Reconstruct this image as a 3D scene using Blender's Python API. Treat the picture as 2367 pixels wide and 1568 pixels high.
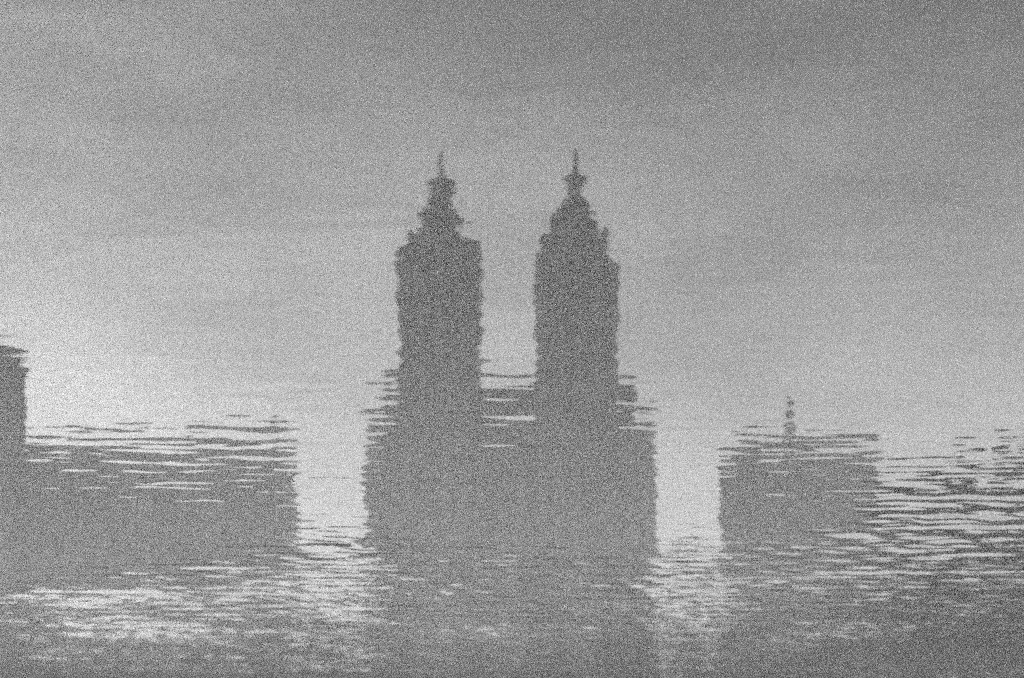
import bpy, math, random
import numpy as np
from mathutils import Vector

for o in list(bpy.data.objects):
    bpy.data.objects.remove(o)
scene = bpy.context.scene
COL = scene.collection
random.seed(7)

# ------------------------------------------------------------------ camera
# The photograph was taken downwards onto a lake and is shown upside down: the
# mirrored houses stand upright in it. So the camera is held upside down too.
EYE = 2.5                      # eye height over the lake
F = 4929.0                     # focal length in units of a 2367 wide picture
HORIZON = 1700.0               # row of that picture where the horizon would be, below its lower edge
cam_data = bpy.data.cameras.new('camera')
cam = bpy.data.objects.new('camera', cam_data)
COL.objects.link(cam)
cam.location = (0, 0, EYE)
cam.rotation_euler = (math.radians(90), math.radians(180), 0)
cam_data.sensor_width = 36.0
cam_data.lens = 36.0 * F / 2367.0
cam_data.shift_y = (HORIZON - 784.0) / 2367.0
cam_data.clip_start = 0.1
cam_data.clip_end = 20000
cam_data.dof.use_dof = True
cam_data.dof.focus_distance = 20.0
cam_data.dof.aperture_fstop = 1.8
scene.camera = cam

# ------------------------------------------------------------------ sky
CLOUD_AT = (1.2, 0.3, 0.9)
SUN_ELEV, SUN_AZ = math.radians(28), math.radians(56)     # azimuth from +Y towards +X
world = bpy.data.worlds.new('World')
scene.world = world
world.use_nodes = True
wn, wl = world.node_tree.nodes, world.node_tree.links
wn.clear()
out = wn.new('ShaderNodeOutputWorld')
bg = wn.new('ShaderNodeBackground')
sky = wn.new('ShaderNodeTexSky')
sky.sky_type = 'NISHITA'
sky.sun_disc = False
sky.sun_elevation = SUN_ELEV
sky.sun_rotation = SUN_AZ
sky.air_density = 1.4
sky.dust_density = 4.0
sky.ozone_density = 1.0
bw = wn.new('ShaderNodeRGBToBW')              # black and white film
tc = wn.new('ShaderNodeTexCoord')
mp = wn.new('ShaderNodeMapping')
mp.inputs['Scale'].default_value = (2.2, 2.2, 7.0)
mp.inputs['Location'].default_value = CLOUD_AT
nz = wn.new('ShaderNodeTexNoise')
nz.inputs['Scale'].default_value = 3.6
nz.inputs['Detail'].default_value = 5
nz.inputs['Roughness'].default_value = 0.6
mr = wn.new('ShaderNodeMapRange')
mr.inputs['From Min'].default_value = 0.3
mr.inputs['From Max'].default_value = 0.7
mr.inputs['To Min'].default_value = 0.72
mr.inputs['To Max'].default_value = 1.24
mul = wn.new('ShaderNodeMath')
mul.operation = 'MULTIPLY'
wl.new(tc.outputs['Generated'], mp.inputs['Vector'])
wl.new(mp.outputs[0], nz.inputs['Vector'])
wl.new(nz.outputs[0], mr.inputs['Value'])
wl.new(sky.outputs[0], bw.inputs[0])
wl.new(bw.outputs[0], mul.inputs[0])
wl.new(mr.outputs[0], mul.inputs[1])
wl.new(mul.outputs[0], bg.inputs['Color'])
bg.inputs['Strength'].default_value = 0.08
wl.new(bg.outputs[0], out.inputs['Surface'])

# ------------------------------------------------------------------ veiled sun, behind the houses
sun_data = bpy.data.lights.new('sun', 'SUN')
sun_data.energy = 1.0
sun_data.angle = math.radians(14)
sun = bpy.data.objects.new('sun', sun_data)
COL.objects.link(sun)
sd = Vector((math.sin(SUN_AZ) * math.cos(SUN_ELEV), math.cos(SUN_AZ) * math.cos(SUN_ELEV), math.sin(SUN_ELEV)))
sun.rotation_euler = sd.to_track_quat('Z', 'Y').to_euler()

vs = scene.view_settings
vs.view_transform = 'Standard'
vs.look = 'None'
vs.gamma = 1
vs.use_curve_mapping = False
vs.exposure = 2.2

# grainy film: no denoising, sampling stops early
scene.render.engine = 'CYCLES'
cy = scene.cycles
cy.use_denoising = False
cy.use_adaptive_sampling = True
cy.adaptive_threshold = 1.0
cy.adaptive_min_samples = 24
cy.max_bounces = 8
cy.volume_bounces = 0
cy.sample_clamp_indirect = 0.5
cy.sample_clamp_direct = 1.0
cy.filter_width = 2.0

# ------------------------------------------------------------------ helpers
def PX(px, py, d):
    """where the thing mirrored at that place of the picture (2367 wide) stands when d metres away -> world x, z"""
    return -(px - 1183.5) / F * d, -EYE + (HORIZON - py) / F * d

def link(o, parent=None):
    COL.objects.link(o)
    if parent is not None:
        o.parent = parent
        o.matrix_parent_inverse = parent.matrix_world.inverted()
    return o

def tag(o, label=None, cat=None, group=None, kind=None):
    if label: o['label'] = label
    if cat: o['category'] = cat
    if group: o['group'] = group
    if kind: o['kind'] = kind
    return o

class MB:
    """collects verts and faces for one mesh"""
    def __init__(s):
        s.v, s.f, s.m = [], [], []
    def add(s, v, f, m=0):
        n = len(s.v)
        s.v += v
        s.f += [tuple(i + n for i in q) for q in f]
        s.m += [m] * len(f)
        return s
    def box(s, x0, x1, y0, y1, z0, z1, m=0, top=None):
        x0, x1 = min(x0, x1), max(x0, x1)
        t = top or 0.0                       # inset of the top face
        v = [(x0, y0, z0), (x1, y0, z0), (x1, y1, z0), (x0, y1, z0),
             (x0 + t, y0 + t, z1), (x1 - t, y0 + t, z1), (x1 - t, y1 - t, z1), (x0 + t, y1 - t, z1)]
        return s.add(v, [(3, 2, 1, 0), (4, 5, 6, 7), (0, 1, 5, 4), (1, 2, 6, 5), (2, 3, 7, 6), (3, 0, 4, 7)], m)
    def lathe(s, cx, cy_, prof, n=16, m=0):
        v = []
        for r, z in prof:
            for k in range(n):
                a = 2 * math.pi * k / n
                v.append((cx + r * math.cos(a), cy_ + r * math.sin(a), z))
        f = []
        for i in range(len(prof) - 1):
            for k in range(n):
                a, b = i * n + k, i * n + (k + 1) % n
                f.append((a, b, b + n, a + n))
        f.append(tuple(range(n - 1, -1, -1)))
        f.append(tuple((len(prof) - 1) * n + k for k in range(n)))
        return s.add(v, f, m)
    def mesh(s, name, mats):
        me = bpy.data.meshes.new(name)
        me.from_pydata(s.v, [], s.f)
        for mm in mats:
            me.materials.append(mm)
        if len(mats) > 1:
            me.polygons.foreach_set('material_index', s.m)
        me.update()
        return me
    def build(s, name, mats, parent=None):
        if not isinstance(mats, (list, tuple)):
            mats = [mats]
        return link(bpy.data.objects.new(name, s.mesh(name, mats)), parent)

def empty(name, loc):
    o = bpy.data.objects.new(name, None)
    o.location = loc
    COL.objects.link(o)
    bpy.context.view_layer.update()
    return o

def grey(name, lo, hi, scale=0.35, rough=0.85, stretch=(1, 1, 1), bump=0.0, detail=6):
    m = bpy.data.materials.new(name)
    m.use_nodes = True
    n, l = m.node_tree.nodes, m.node_tree.links
    p = n['Principled BSDF']
    p.inputs['Roughness'].default_value = rough
    t = n.new('ShaderNodeTexCoord')
    mpn = n.new('ShaderNodeMapping')
    mpn.inputs['Scale'].default_value = stretch
    z = n.new('ShaderNodeTexNoise')
    z.inputs['Scale'].default_value = scale
    z.inputs['Detail'].default_value = detail
    r = n.new('ShaderNodeValToRGB')
    r.color_ramp.elements[0].position = 0.3
    r.color_ramp.elements[1].position = 0.72
    r.color_ramp.elements[0].color = (lo, lo, lo, 1)
    r.color_ramp.elements[1].color = (hi, hi, hi, 1)
    l.new(t.outputs['Object'], mpn.inputs[0])
    l.new(mpn.outputs[0], z.inputs['Vector'])
    l.new(z.outputs[0], r.inputs[0])
    l.new(r.outputs[0], p.inputs['Base Color'])
    if bump:
        b = n.new('ShaderNodeBump')
        b.inputs['Distance'].default_value = bump
        l.new(z.outputs[0], b.inputs['Height'])
        l.new(b.outputs[0], p.inputs['Normal'])
    return m

LIME = grey('limestone', 0.22, 0.38, 0.10, stretch=(1, 1, 0.3))
LIMED = grey('limestone_trim', 0.19, 0.27, 0.5)
BRICK = grey('sooty_brick', 0.17, 0.30, 0.10, stretch=(1, 1, 0.4))
DARKBRICK = grey('dark_brick', 0.10, 0.16, 0.2, stretch=(1, 1, 0.4))
METAL = grey('weathered_copper', 0.16, 0.26, 0.6, rough=0.6)
GLASS = grey('window_glass', 0.10, 0.16, 0.8, rough=0.35)
FRAME = grey('window_frame_paint', 0.22, 0.30, 0.8)
WOOD = grey('tank_wood', 0.18, 0.28, 0.8, stretch=(6, 6, 0.3))
BARK = grey('bark', 0.05, 0.10, 3.0, stretch=(1, 1, 0.2))
LEAF = grey('foliage', 0.05, 0.10, 0.7)
STONE = grey('quay_stone', 0.20, 0.34, 0.8, bump=0.05)
MUD = grey('lake_mud', 0.03, 0.07, 0.3)
SOIL = grey('ground_grass', 0.07, 0.13, 0.05)
SHORE = 180.0

# ------------------------------------------------------------------ lake
def water_material():
    m = bpy.data.materials.new('rippled_water')
    m.use_nodes = True
    n, l = m.node_tree.nodes, m.node_tree.links
    p = n['Principled BSDF']
    p.inputs['Base Color'].default_value = (0.8, 0.8, 0.8, 1)
    p.inputs['Transmission Weight'].default_value = 1.0
    p.inputs['Roughness'].default_value = 0.0
    p.inputs['IOR'].default_value = 1.333
    t = n.new('ShaderNodeTexCoord')
    def noise(sx, sy, rot, detail, rough=0.5, dist=0.0, off=0.0):
        mpn = n.new('ShaderNodeMapping')
        mpn.vector_type = 'POINT'
        mpn.inputs['Location'].default_value = (off, off * 1.7, 0)
        mpn.inputs['Rotation'].default_value = (0, 0, math.radians(rot))
        mpn.inputs['Scale'].default_value = (sx, sy, 1)
        z = n.new('ShaderNodeTexNoise')
        z.noise_dimensions = '2D'
        z.inputs['Scale'].default_value = 1.0
        z.inputs['Detail'].default_value = detail
        z.inputs['Roughness'].default_value = rough
        z.inputs['Distortion'].default_value = dist
        l.new(t.outputs['Object'], mpn.inputs[0])
        l.new(mpn.outputs[0], z.inputs['Vector'])
        return z.outputs[0]
    def math_(op, a, b):
        q = n.new('ShaderNodeMath')
        q.operation = op
        for i, x in enumerate((a, b)):
            if isinstance(x, (int, float)):
                q.inputs[i].default_value = x
            else:
                l.new(x, q.inputs[i])
        return q.outputs[0]
    def ramp(v, a, b, lo, hi, smooth=True):
        r = n.new('ShaderNodeMapRange')
        r.interpolation_type = 'SMOOTHSTEP' if smooth else 'LINEAR'
        for k, x in (('From Min', a), ('From Max', b), ('To Min', lo), ('To Max', hi)):
            r.inputs[k].default_value = x
        l.new(v, r.inputs['Value'])
        return r.outputs[0]
    sep = n.new('ShaderNodeSeparateXYZ')
    l.new(t.outputs['Object'], sep.inputs[0])
    X, Y = sep.outputs[0], sep.outputs[1]
    # ripples grow with the fetch, away from the sheltered near bank
    fetch = ramp(Y, 9.0, 19.0, FETCH0, 1.0, False)
    gust = ramp(noise(0.16, 0.10, 15, 2), 0.35, 0.65, 0.5, 1.6)
    calm = math_('MULTIPLY', fetch, gust)
    # a gust front lies across the lake; beyond it the water is ruffled
    edge = math_('ADD', math_('ADD', math_('MULTIPLY', X, -0.6), Y), math_('MULTIPLY', noise(0.28, 0.12, 0, 3), 14.0))
    ruffled = ramp(edge, 32.0, 44.0, 0.0, 1.0)
    h1 = math_('MULTIPLY', noise(0.9, 2.4, 3, 1, 0.35, off=2), A1)
    h2 = math_('MULTIPLY', noise(2.6, 3.2, -20, 0.5, 0.4, off=9), A2)
    h3 = math_('MULTIPLY', noise(0.30, 0.8, -4, 1, 0.3, off=4), A3)
    h = math_('MULTIPLY', math_('ADD', math_('ADD', h1, h2), h3), calm)
    r2 = math_('MULTIPLY', noise(3.5, 5.0, -12, 1, 0.5, off=31), R2)
    hr = math_('MULTIPLY', r2, ruffled)
    b = n.new('ShaderNodeBump')
    b.inputs['Strength'].default_value = 1.0
    b.inputs['Distance'].default_value = 1.0
    l.new(math_('ADD', h, hr), b.inputs['Height'])
    l.new(b.outputs[0], p.inputs['Normal'])
    return m

FETCH0 = 0.13
A1, A2, A3 = 0.0032, 0.0030, 0.0035
R2 = 0.006
FRONT0, FRONT1 = 20.5, 32.5
WAVE_SLOPE, WAVE_TURN = 0.055, -6.0

# the lake sheet: wind waves beyond the gust front are real relief
def spaced(parts, last):
    out_ = []
    for lo, hi, st in parts:
        out_ += list(np.arange(lo, hi - st * 0.5, st))
    return np.array(out_ + [last])
half = [(0, 13, 0.07), (13, 20, 0.2), (20, 40, 1.0), (40, 120, 10.0), (120, 1500, 200.0)]
xp = spaced(half, 1500.0)
gx = np.concatenate([-xp[:0:-1], xp])
gy = spaced([(-3, 14, 1.0), (14, 18, 0.08), (18, 58, 0.06), (58, 85, 0.13), (85, 181, 0.6)], SHORE + 1)
GX, GY = np.meshgrid(gx, gy)
dx = np.gradient(gx)[None, :] * np.ones_like(GX)
dy = np.gradient(gy)[:, None] * np.ones_like(GX)
rng = np.random.RandomState(5)
def lumps(x, y, n_, lam0, lam1, rs):
    """slow smooth random field, about -1..1"""
    z = np.zeros_like(x)
    for _ in range(n_):
        lam = rs.uniform(lam0, lam1); an = rs.uniform(0, 2 * math.pi)
        z += np.sin(2 * math.pi / lam * (np.cos(an) * x + np.sin(an) * y) + rs.uniform(0, 6.28))
    return z / math.sqrt(n_ / 2.0)
front = GY - 0.6 * GX + 2.6 * np.maximum(0, -GX - 3.1) + 2.2 * lumps(GX, GY, 6, 8, 30, rng)
mask = np.clip((front - FRONT0) / (FRONT1 - FRONT0), 0, 1)
mask = mask ** 2.2
mask *= 0.40 + 0.30 / (1.0 + np.exp(-(GX - 1.2) / 0.9))       # the wind is weaker on the -X side
mask *= np.clip(1.0 + 0.28 * lumps(GX, GY * 0.6, 10, 2.5, 9, rng), 0.3, 1.8)
mask *= 1.0 - 0.35 * np.clip((GY - 36.0) / 30.0, 0, 1)        # the gust dies out towards the far bank
H = np.zeros_like(GX)
NW = 64
cross = 1.0 / (1.0 + np.exp((GX - 1.0) / 2.0))          # a second train of waves runs in from the side (-X)
for i in range(NW):
    side = i % 2
    lam = 0.34 * ((1.0 if side else 1.7) / 0.34) ** rng.rand()
    an = math.radians(rng.uniform(4, 42)) if side else math.radians(90 + WAVE_TURN + rng.normal(0, 20))
    kx, ky = math.cos(an) * 2 * math.pi / lam, math.sin(an) * 2 * math.pi / lam
    amp = WAVE_SLOPE * lam / (2 * math.pi) * math.sqrt(4.0 / NW)
    ok = np.clip(1.6 - 4.0 * np.maximum(dx * abs(math.cos(an)), dy * abs(math.sin(an))) / lam, 0, 1)
    H += amp * ok * (1.0 + 0.9 * cross if side else 1.0) * np.sin(kx * GX + ky * GY + rng.uniform(0, 6.28))
H *= mask
ny, nx = GX.shape
me = bpy.data.meshes.new('water')
me.vertices.add(nx * ny)
me.vertices.foreach_set('co', np.stack([GX, GY, H], -1).astype(np.float32).ravel())
ii = np.arange(ny * nx).reshape(ny, nx)
quads = np.stack([ii[:-1, :-1], ii[:-1, 1:], ii[1:, 1:], ii[1:, :-1]], -1).reshape(-1, 4)
me.loops.add(quads.size)
me.loops.foreach_set('vertex_index', quads.ravel().astype(np.int32))
me.polygons.add(len(quads))
me.polygons.foreach_set('loop_start', (np.arange(len(quads)) * 4).astype(np.int32))
me.polygons.foreach_set('loop_total', np.full(len(quads), 4, np.int32))
me.polygons.foreach_set('use_smooth', np.ones(len(quads), bool))
me.update(calc_edges=True)
me.materials.append(water_material())
tag(link(bpy.data.objects.new('water', me)), 'grey lake rippled by wind, mirroring the houses', None, kind='structure')

g = MB()
g.add([(-1500, -2.9, -2.5), (1500, -2.9, -2.5), (1500, SHORE + 1, -2.5), (-1500, SHORE + 1, -2.5)], [(0, 1, 2, 3)])
tag(g.build('lake_bed', MUD), 'dark muddy bed under the lake', None, kind='structure')
g = MB()
g.add([(-6000, SHORE + 0.8, 0.5), (6000, SHORE + 0.8, 0.5), (6000, 9000, 0.5), (-6000, 9000, 0.5)], [(0, 1, 2, 3)])
tag(g.build('ground', SOIL), 'flat hazy ground behind the far bank', None, kind='structure')
MB_bank = MB().box(-1500, 1500, SHORE, SHORE + 0.75, -1.0, 0.62)
tag(MB_bank.build('bank_wall', STONE), 'low stone wall along the far edge of the lake', 'wall')
g = MB()
g.add([(-1500, -400, 0.4), (1500, -400, 0.4), (1500, -2.9, 0.4), (-1500, -2.9, 0.4), (1500, -2.8, -1), (-1500, -2.8, -1)], [(0, 1, 2, 3), (3, 2, 4, 5)])
tag(g.build('near_bank', SOIL), 'near bank where the viewer stands', None, kind='structure')

# ------------------------------------------------------------------ houses
D = 450.0
def window_mesh(w_, h_):
    m = MB()
    m.box(-w_ / 2, w_ / 2, -0.06, 0.30, 0, h_, 1)
    for x in (-w_ / 2, w_ / 2):
        m.box(x - 0.12, x + 0.12, -0.15, 0.30, 0, h_, 0)
    m.box(-0.05, 0.05, -0.11, 0.20, 0.1, h_ - 0.1, 0)
    m.box(-w_ / 2, w_ / 2, -0.10, 0.2, h_ * 0.5 - 0.05, h_ * 0.5 + 0.05, 0)
    m.box(-w_ / 2 - 0.25, w_ / 2 + 0.25, -0.3, 0.3, -0.25, -0.005, 0)
    m.box(-w_ / 2 - 0.2, w_ / 2 + 0.2, -0.22, 0.3, h_ + 0.005, h_ + 0.3, 0)
    return m.mesh('window', [FRAME, GLASS])
WIN = window_mesh(1.6, 2.1)

def windows(parent, x0, x1, y, zs, cols, me=None):
    for z in zs:
        for k in range(cols):
            o = bpy.data.objects.new('window', me or WIN)
            o.location = (x0 + (x1 - x0) * (k + 0.5) / cols, y, z)
            link(o, parent)

def block(parent, name, a, b, top, mat, y0, depth, bottom=0.3, d=D, inset=0.0):
    """a box whose mirrored front runs from column a to b and up to row top"""
    xa, z1 = PX(a, top, d)
    xb, _ = PX(b, top, d)
    MB().box(xa, xb, y0, y0 + depth, bottom, z1, top=inset).build(name, mat, parent)
    return min(xa, xb), max(xa, xb), z1

def ledge(parent, name, a, b, row, th, mat, y0, depth, d=D, over=0.45):
    xa, z = PX(a, row, d)
    xb, _ = PX(b, row, d)
    xa, xb = min(xa, xb), max(xa, xb)
    MB().box(xa - over, xb + over, y0 - over, y0 + depth + over, z - th / 2, z + th / 2).build(name, mat, parent)

def parapet(parent, a, b, row, h, mat, y0, depth, d=D, step=7):
    """balustrade of short piers with a rail, front side only"""
    xa, z = PX(a, row, d)
    xb, _ = PX(b, row, d)
    xa, xb = min(xa, xb), max(xa, xb)
    MB().box(xa, xb, y0 + 0.1, y0 + 0.5, z - 0.05, z + h).build('parapet', mat, parent)

# ---- twin towered apartment house
house = empty('apartment_building', (PX(1181, 0, D)[0], D + 20, 0.5))
tag(house, 'long pale apartment building with two lantern-topped towers, mirrored in the middle of the view', 'building')
x0, x1, zt = block(house, 'wall', 847, 1517, 968, LIME, D, 40)
windows(house, x0 + 1.5, x1 - 1.5, D, [8 + 3.95 * k for k in range(14)], 15)
for row in (1560, 1380, 1075, 1010):
    ledge(house, 'string_course', 847, 1517, row, 0.7, LIMED, D, 40)
ledge(house, 'cornice', 847, 1517, 968, 1.0, LIMED, D, 40, over=0.7)
parapet(house, 852, 1512, 963, 1.4, LIMED, D, 40)
block(house, 'setback_storey', 862, 1500, 944, LIME, D + 2, 36, zt - 0.3)
block(house, 'setback_storey', 884, 1472, 900, LIME, D + 4, 32, zt - 0.3)
ledge(house, 'cornice', 884, 1472, 902, 0.8, LIMED, D + 4, 32)
parapet(house, 888, 1468, 898, 1.2, LIMED, D + 4, 32)

def tower(spec, shaft):
    a, b, top = shaft
    xa, z1 = PX(a, top, D)
    xb, _ = PX(b, top, D)
    xa, xb = min(xa, xb), max(xa, xb)
    wd = xb - xa
    y0 = D + 1.2
    yc = y0 + wd / 2
    zb = zt - 0.4
    t = MB().box(xa, xb, y0, y0 + wd, zb, z1).build('tower', LIME, house)
    rows = 9
    windows(t, xa + 0.8, xb - 0.8, y0, [zb + 6.5 + 3.4 * k for k in range(rows)], 4)
    for frac in (0.30, 0.62, 0.9):
        z = zb + (z1 - zb) * frac
        MB().box(xa - 0.35, xb + 0.35, y0 - 0.35, y0 + wd + 0.35, z, z + 0.6).build('string_course', LIMED, t)
    for item in spec:
        kind = item[0]
        if kind == 'box':
            _, nm, p, q, ra, rb, ins = item
            pa, za = PX(p, ra, D)
            pb, zb_ = PX(q, rb, D)
            hw = abs(pb - pa) / 2
            MB().box(pa, pb, yc - hw, yc + hw, za, zb_, top=ins).build(nm, LIMED if nm == 'cornice' else LIME, t)
        elif kind == 'lathe':
            _, nm, cpx, prof, mat = item
            MB().lathe(PX(cpx, 0, D)[0], yc, [(r / F * D, PX(0, y, D)[1]) for r, y in prof], 20).build(nm, mat, t)
        elif kind == 'cols':
            _, cpx, rr_, ra, rb, nn = item
            cx = PX(cpx, 0, D)[0]
            za, zb_ = PX(0, ra, D)[1], PX(0, rb, D)[1]
            me = MB().lathe(0, 0, [(0.5, 0), (0.4, 0.3), (0.34, zb_ - za - 0.3), (0.5, zb_ - za)], 8).mesh('column', [LIMED])
            for k in range(nn):
                an = 2 * math.pi * (k + 0.5) / nn
                o = bpy.data.objects.new('column', me)
                o.location = (cx + rr_ / F * D * math.cos(an), yc + rr_ / F * D * math.sin(an), za)
                link(o, t)
        elif kind == 'urn':
            _, p, row, hgt = item
            X_, Z_ = PX(p, row, D)
            for yy in (y0 + 1.0, y0 + wd - 1.0):
                MB().lathe(X_, yy, [(0.8, Z_ - 0.1), (0.8, Z_ + 0.4), (0.3, Z_ + 0.7), (0.7, Z_ + hgt * 0.5), (0.45, Z_ + hgt * 0.75), (0.1, Z_ + hgt)], 10).build('urn', LIMED, t)

def crown(c, knobbed):
    top = [('lathe', 'copper_crown', c, [(31, 440), (25, 430), (17, 421), (30, 413), (33, 404), (28, 394), (14, 386), (9, 376)], METAL),
           ('lathe', 'spire', c, [(8, 378), (5, 356), (3.5, 340), (2.5, 322)], METAL)] if knobbed else [
           ('lathe', 'copper_crown', c, [(36, 440), (33, 428), (29, 414), (24, 400), (18, 388), (12, 378)], METAL),
           ('lathe', 'spire', c, [(12, 380), (8.5, 362), (6, 344), (4.5, 326), (3, 304)], METAL)]
    low = [('box', 'cornice', c - 98, c + 98, 575, 566, 0), ('box', 'attic', c - 92, c + 92, 567, 548, 1.1)] if knobbed else [
           ('box', 'attic', c - 93, c + 93, 602, 546, 2.2)]
    return low + [
        ('box', 'cornice', c - 80, c + 80, 549, 543, 0.5),
        ('urn', c - 68, 545, 1.5), ('urn', c + 68, 545, 1.5),
        ('box', 'base_storey', c - 68, c + 68, 544, 520, 1.6),
        ('box', 'base_storey', c - 52, c + 52, 521, 498, 0.7), ('box', 'cornice', c - 54, c + 54, 499, 492, 0),
        ('lathe', 'lantern', c, [(46, 493), (45, 485), (31, 484), (30, 452), (41, 451), (40, 443), (35, 439)], LIME),
        ('cols', c, 38, 485, 452, 12)] + top
tower(crown(1015, True), (920, 1111, 575))
tower(crown(1330, False), (1243, 1431, 601))

# ---- broad block, left in the picture
house2 = empty('apartment_block', (PX(370, 0, D)[0], D + 14, 0.5))
tag(house2, 'broad flat-roofed block mirrored left of the twin-towered building', 'building')
bx0, bx1, bz = block(house2, 'wall', 20, 676, 1055, BRICK, D, 9)
windows(house2, bx0 + 1.2, bx1 - 1.2, D, [8 + 3.6 * k for k in range(13)], 16)
block(house2, 'penthouse', 40, 654, 1014, BRICK, D + 0.8, 8, bz - 0.2)
block(house2, 'penthouse', 430, 640, 996, BRICK, D + 1.4, 7, bz - 0.2)
block(house2, 'stair_head', 150, 205, 999, BRICK, D + 2, 5, bz - 0.2)
block(house2, 'stair_head', 300, 340, 1002, BRICK, D + 2, 5, bz - 0.2)
block(house2, 'chimney', 618, 632, 968, BRICK, D + 3, 1.4, bz - 0.2)
ledge(house2, 'cornice', 20, 676, 1055, 0.9, LIMED, D, 9)
ledge(house2, 'cornice', 40, 654, 1014, 0.7, LIMED, D + 0.8, 8)
for row in (1540, 1180):
    ledge(house2, 'string_course', 20, 676, row, 0.6, LIMED, D, 9)

# ---- tall house cut off by the left edge of the picture
D3 = 440.0
house3 = empty('corner_building', (PX(-40, 0, D3)[0], D3 + 6, 0.5))
tag(house3, 'dark tall building with a heavy cornice mirrored at the left edge', 'building')
c0, c1, cz = block(house3, 'wall', -190, 46, 858, DARKBRICK, D3 - 3, 8, d=D3)
windows(house3, c0 + 1, c1 - 0.8, D3 - 3, [8 + 3.6 * k for k in range(18)], 5)
for nm, q, ra, rb, ins in (('cornice', 54, 858, 848, 0.2), ('attic', 48, 848, 832, 0), ('cornice', 54, 832, 822, 0.4), ('roof_storey', 34, 822, 808, 0.4), ('roof_turret', 8, 808, 796, 0.3)):
    pa, za = PX(-190, ra, D3)
    pb, zb_ = PX(q, rb, D3)
    MB().box(pa, pb, D3 - 3.5 - (q - 30) * 0.01, D3 + 5.4 + (q - 30) * 0.01, za - 0.02, zb_, top=ins).build(nm, DARKBRICK, house3)

# ---- lower house on the right of the picture
house4 = empty('mansion_block', (PX(1850, 0, D)[0], D + 14, 0.5))
tag(house4, 'lower flat-roofed block mirrored right of the twin-towered building', 'building')
r0, r1, rz = block(house4, 'wall', 1674, 2034, 1075, BRICK, D, 9)
windows(house4, r0 + 1.2, r1 - 1.2, D, [8 + 3.6 * k for k in range(12)], 9)
block(house4, 'penthouse', 1706, 2030, 1034, BRICK, D + 0.8, 8, rz - 0.2)
block(house4, 'penthouse', 1850, 2026, 1012, BRICK, D + 1.4, 7, rz - 0.2)
block(house4, 'stair_head', 1720, 1756, 1012, BRICK, D + 2, 5, rz - 0.2)
ledge(house4, 'cornice', 1674, 2034, 1075, 0.8, LIMED, D, 9)
ledge(house4, 'cornice', 1706, 2030, 1034, 0.7, LIMED, D + 0.8, 8)
for row in (1540, 1200):
    ledge(house4, 'string_course', 1674, 2034, row, 0.6, LIMED, D, 9)

# water tank standing on its roof
tkx, tkz = PX(1828, 1028, D)
tank = empty('water_tank', (tkx, D + 8, tkz))
tag(tank, 'narrow wooden water tank on stilts on the lower right-hand roof', 'water tank')
zz = lambda y: PX(0, y, D)[1]
rr = lambda p: p / F * D
MB().lathe(tkx, D + 2.6, [(rr(10), zz(996)), (rr(11), zz(970)), (rr(10), zz(944))], 14).build('tank_body', WOOD, tank)
MB().lathe(tkx, D + 2.6, [(rr(13), zz(944)), (rr(7), zz(930)), (rr(2), zz(915))], 14).build('roof_cap', WOOD, tank)
for sx in (-1, 1):
    for sy in (-1, 1):
        MB().box(tkx + sx * 0.8 - 0.2, tkx + sx * 0.8 + 0.2, D + 2.6 + sy * 0.8 - 0.2, D + 2.6 + sy * 0.8 + 0.2, tkz - 0.1, zz(988)).build('leg', WOOD, tank)

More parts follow.
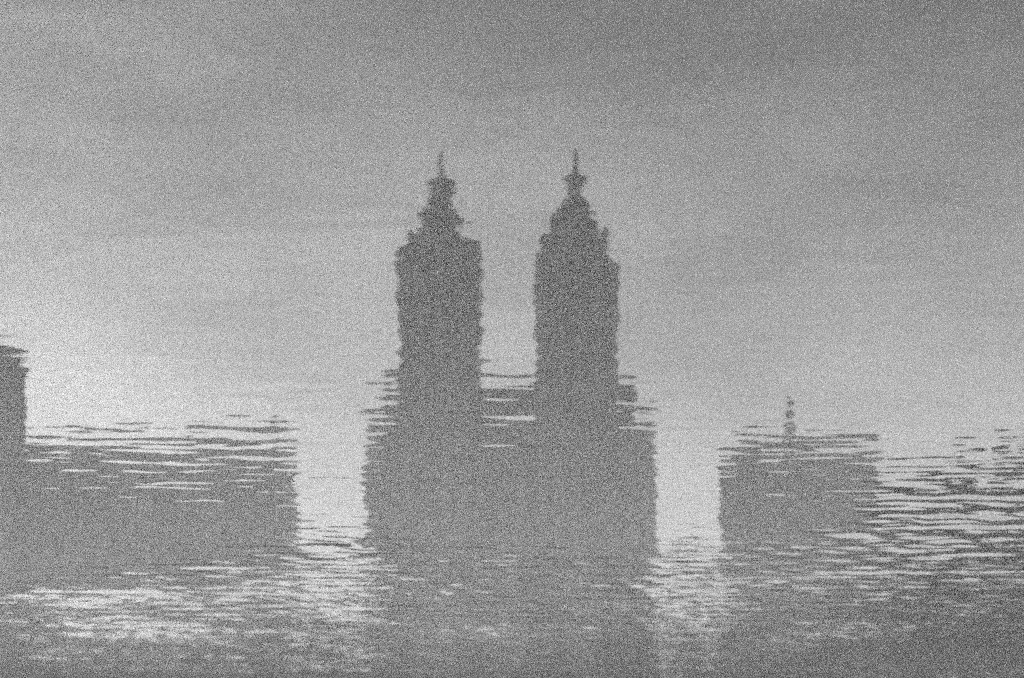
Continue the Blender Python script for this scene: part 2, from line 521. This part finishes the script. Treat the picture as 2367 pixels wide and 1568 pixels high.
# ------------------------------------------------------------------ trees on the far bank, right in the picture
def tree(px, top_y, d, width_px, label, seed, n_leaf=14000):
    rnd = random.Random(seed)
    X, ztop_ = PX(px, top_y, d)
    H = ztop_ - 0.5
    W = width_px / F * d / 2
    root = empty('bank_tree', (X, d, 0.5))
    tag(root, label, 'tree', 'trees on the far bank')
    m = MB()
    def limb(p, q, r0, r1):
        p, q = Vector(p), Vector(q)
        z = (q - p).normalized()
        xa = z.orthogonal().normalized(); ya = z.cross(xa)
        v = []
        for c, r in ((p, r0), (q, r1)):
            for k in range(7):
                a = 2 * math.pi * k / 7
                v.append(tuple(c + xa * r * math.cos(a) + ya * r * math.sin(a)))
        m.add(v, [(k, (k + 1) % 7, 7 + (k + 1) % 7, 7 + k) for k in range(7)] + [tuple(range(7, 14))])
    fork = Vector((X + rnd.uniform(-.4, .4), d, 0.5 + H * 0.14))
    limb((X, d, 0.3), fork, 0.45, 0.34)
    clumps = []
    cz_ = 0.5 + H * 0.52
    for k in range(46):
        u = Vector((rnd.gauss(0, 1), rnd.gauss(0, 1), rnd.gauss(0, 1))).normalized() * (rnd.random() ** 0.5)
        tip = Vector((X + u.x * W * .8, d + u.y * W * .8, cz_ + u.z * H * .40))
        r_ = W * rnd.uniform(.22, .40)
        tip.z = min(tip.z, ztop_ - r_ * .7)
        if k == 0:
            tip = Vector((X, d, ztop_ - r_ * .8))
        if k >= 36:                                   # low suckers and brush round the foot
            tip = Vector((X + rnd.uniform(-.9, .9) * W, d + rnd.uniform(-.9, .9) * W, 0.5 + rnd.uniform(.03, .2) * H))
        clumps.append((tip, r_))
        if k < 16:
            mid = fork.lerp(tip, .5) + Vector((0, 0, H * .03))
            limb(fork, mid, 0.2, 0.12)
            limb(mid, tip, 0.12, 0.03)
    m.build('trunk', BARK, root)
    cl = MB()
    for i in range(n_leaf):
        (c, r) = rnd.choice(clumps)
        u = Vector((rnd.gauss(0, 1), rnd.gauss(0, 1), rnd.gauss(0, 1))).normalized() * r * rnd.random() ** 0.45
        p = c + Vector((u.x, u.y, u.z * 0.8))
        if p.z > ztop_: p.z = ztop_ - rnd.random() * 2
        if p.z < 0.7: p.z = 0.7 + rnd.random()
        s = rnd.uniform(.25, .55)
        e1 = Vector((rnd.gauss(0, 1), rnd.gauss(0, 1), rnd.gauss(0, .6))).normalized() * s
        e2 = e1.orthogonal().normalized() * s * .6
        cl.add([tuple(p - e1), tuple(p + e2), tuple(p + e1), tuple(p - e2)], [(0, 1, 2, 3)])
    cl.build('crown', LEAF, root)

TREES = [
    (60, 1400, 'bank tree below the dark corner building at the far left'),
    (250, 1425, 'bank tree left of the middle of the broad left block'),
    (430, 1395, 'bank tree right of the middle of the broad left block'),
    (600, 1380, 'bank tree below the right end of the broad left block'),
    (762, 1290, 'bank tree in the gap left of the twin-towered building'),
    (920, 1380, 'bank tree at the left corner of the twin-towered building'),
    (1080, 1410, 'bank tree below the left one of the two towers'),
    (1250, 1400, 'bank tree below the right one of the two towers'),
    (1420, 1370, 'bank tree at the right corner of the twin-towered building'),
    (1588, 1295, 'bank tree in the gap right of the twin-towered building'),
    (1750, 1370, 'bank tree below the left end of the lower right-hand block'),
    (1920, 1340, 'bank tree below the right end of the lower right-hand block'),
    (2065, 1165, 'lowest of the five crowded bank trees at the right, beside the lower block'),
    (2150, 1110, 'second of the five crowded bank trees, counted from the lower block'),
    (2235, 1070, 'middle one of the five crowded bank trees at the right'),
    (2320, 1030, 'fourth of the five crowded bank trees, next to the tallest'),
    (2410, 985, 'tallest bank tree, cut off by the right edge')]
for i, (px, top, lab) in enumerate(TREES):
    tree(px, top, 190 + (i * 37) % 17, 250 + (i * 53) % 60, lab, 10 + i, int(34 * (1700 - top)))

# ------------------------------------------------------------------ haze
hz = MB()
hz.box(-6500, 6500, -500, 9500, -1.5, 126)
haze = hz.build('haze', [], None)
hm = bpy.data.materials.new('mist')
hm.use_nodes = True
hn, hl = hm.node_tree.nodes, hm.node_tree.links
hn.clear()
ho = hn.new('ShaderNodeOutputMaterial')
hv = hn.new('ShaderNodeVolumePrincipled')
hv.inputs['Color'].default_value = (0.96, 0.96, 0.96, 1)
hv.inputs['Density'].default_value = 0.0012
hv.inputs['Anisotropy'].default_value = 0.1
hl.new(hv.outputs[0], ho.inputs['Volume'])
haze.data.materials.append(hm)
tag(haze, 'thin pale mist over the whole lake and the houses', None, kind='stuff')
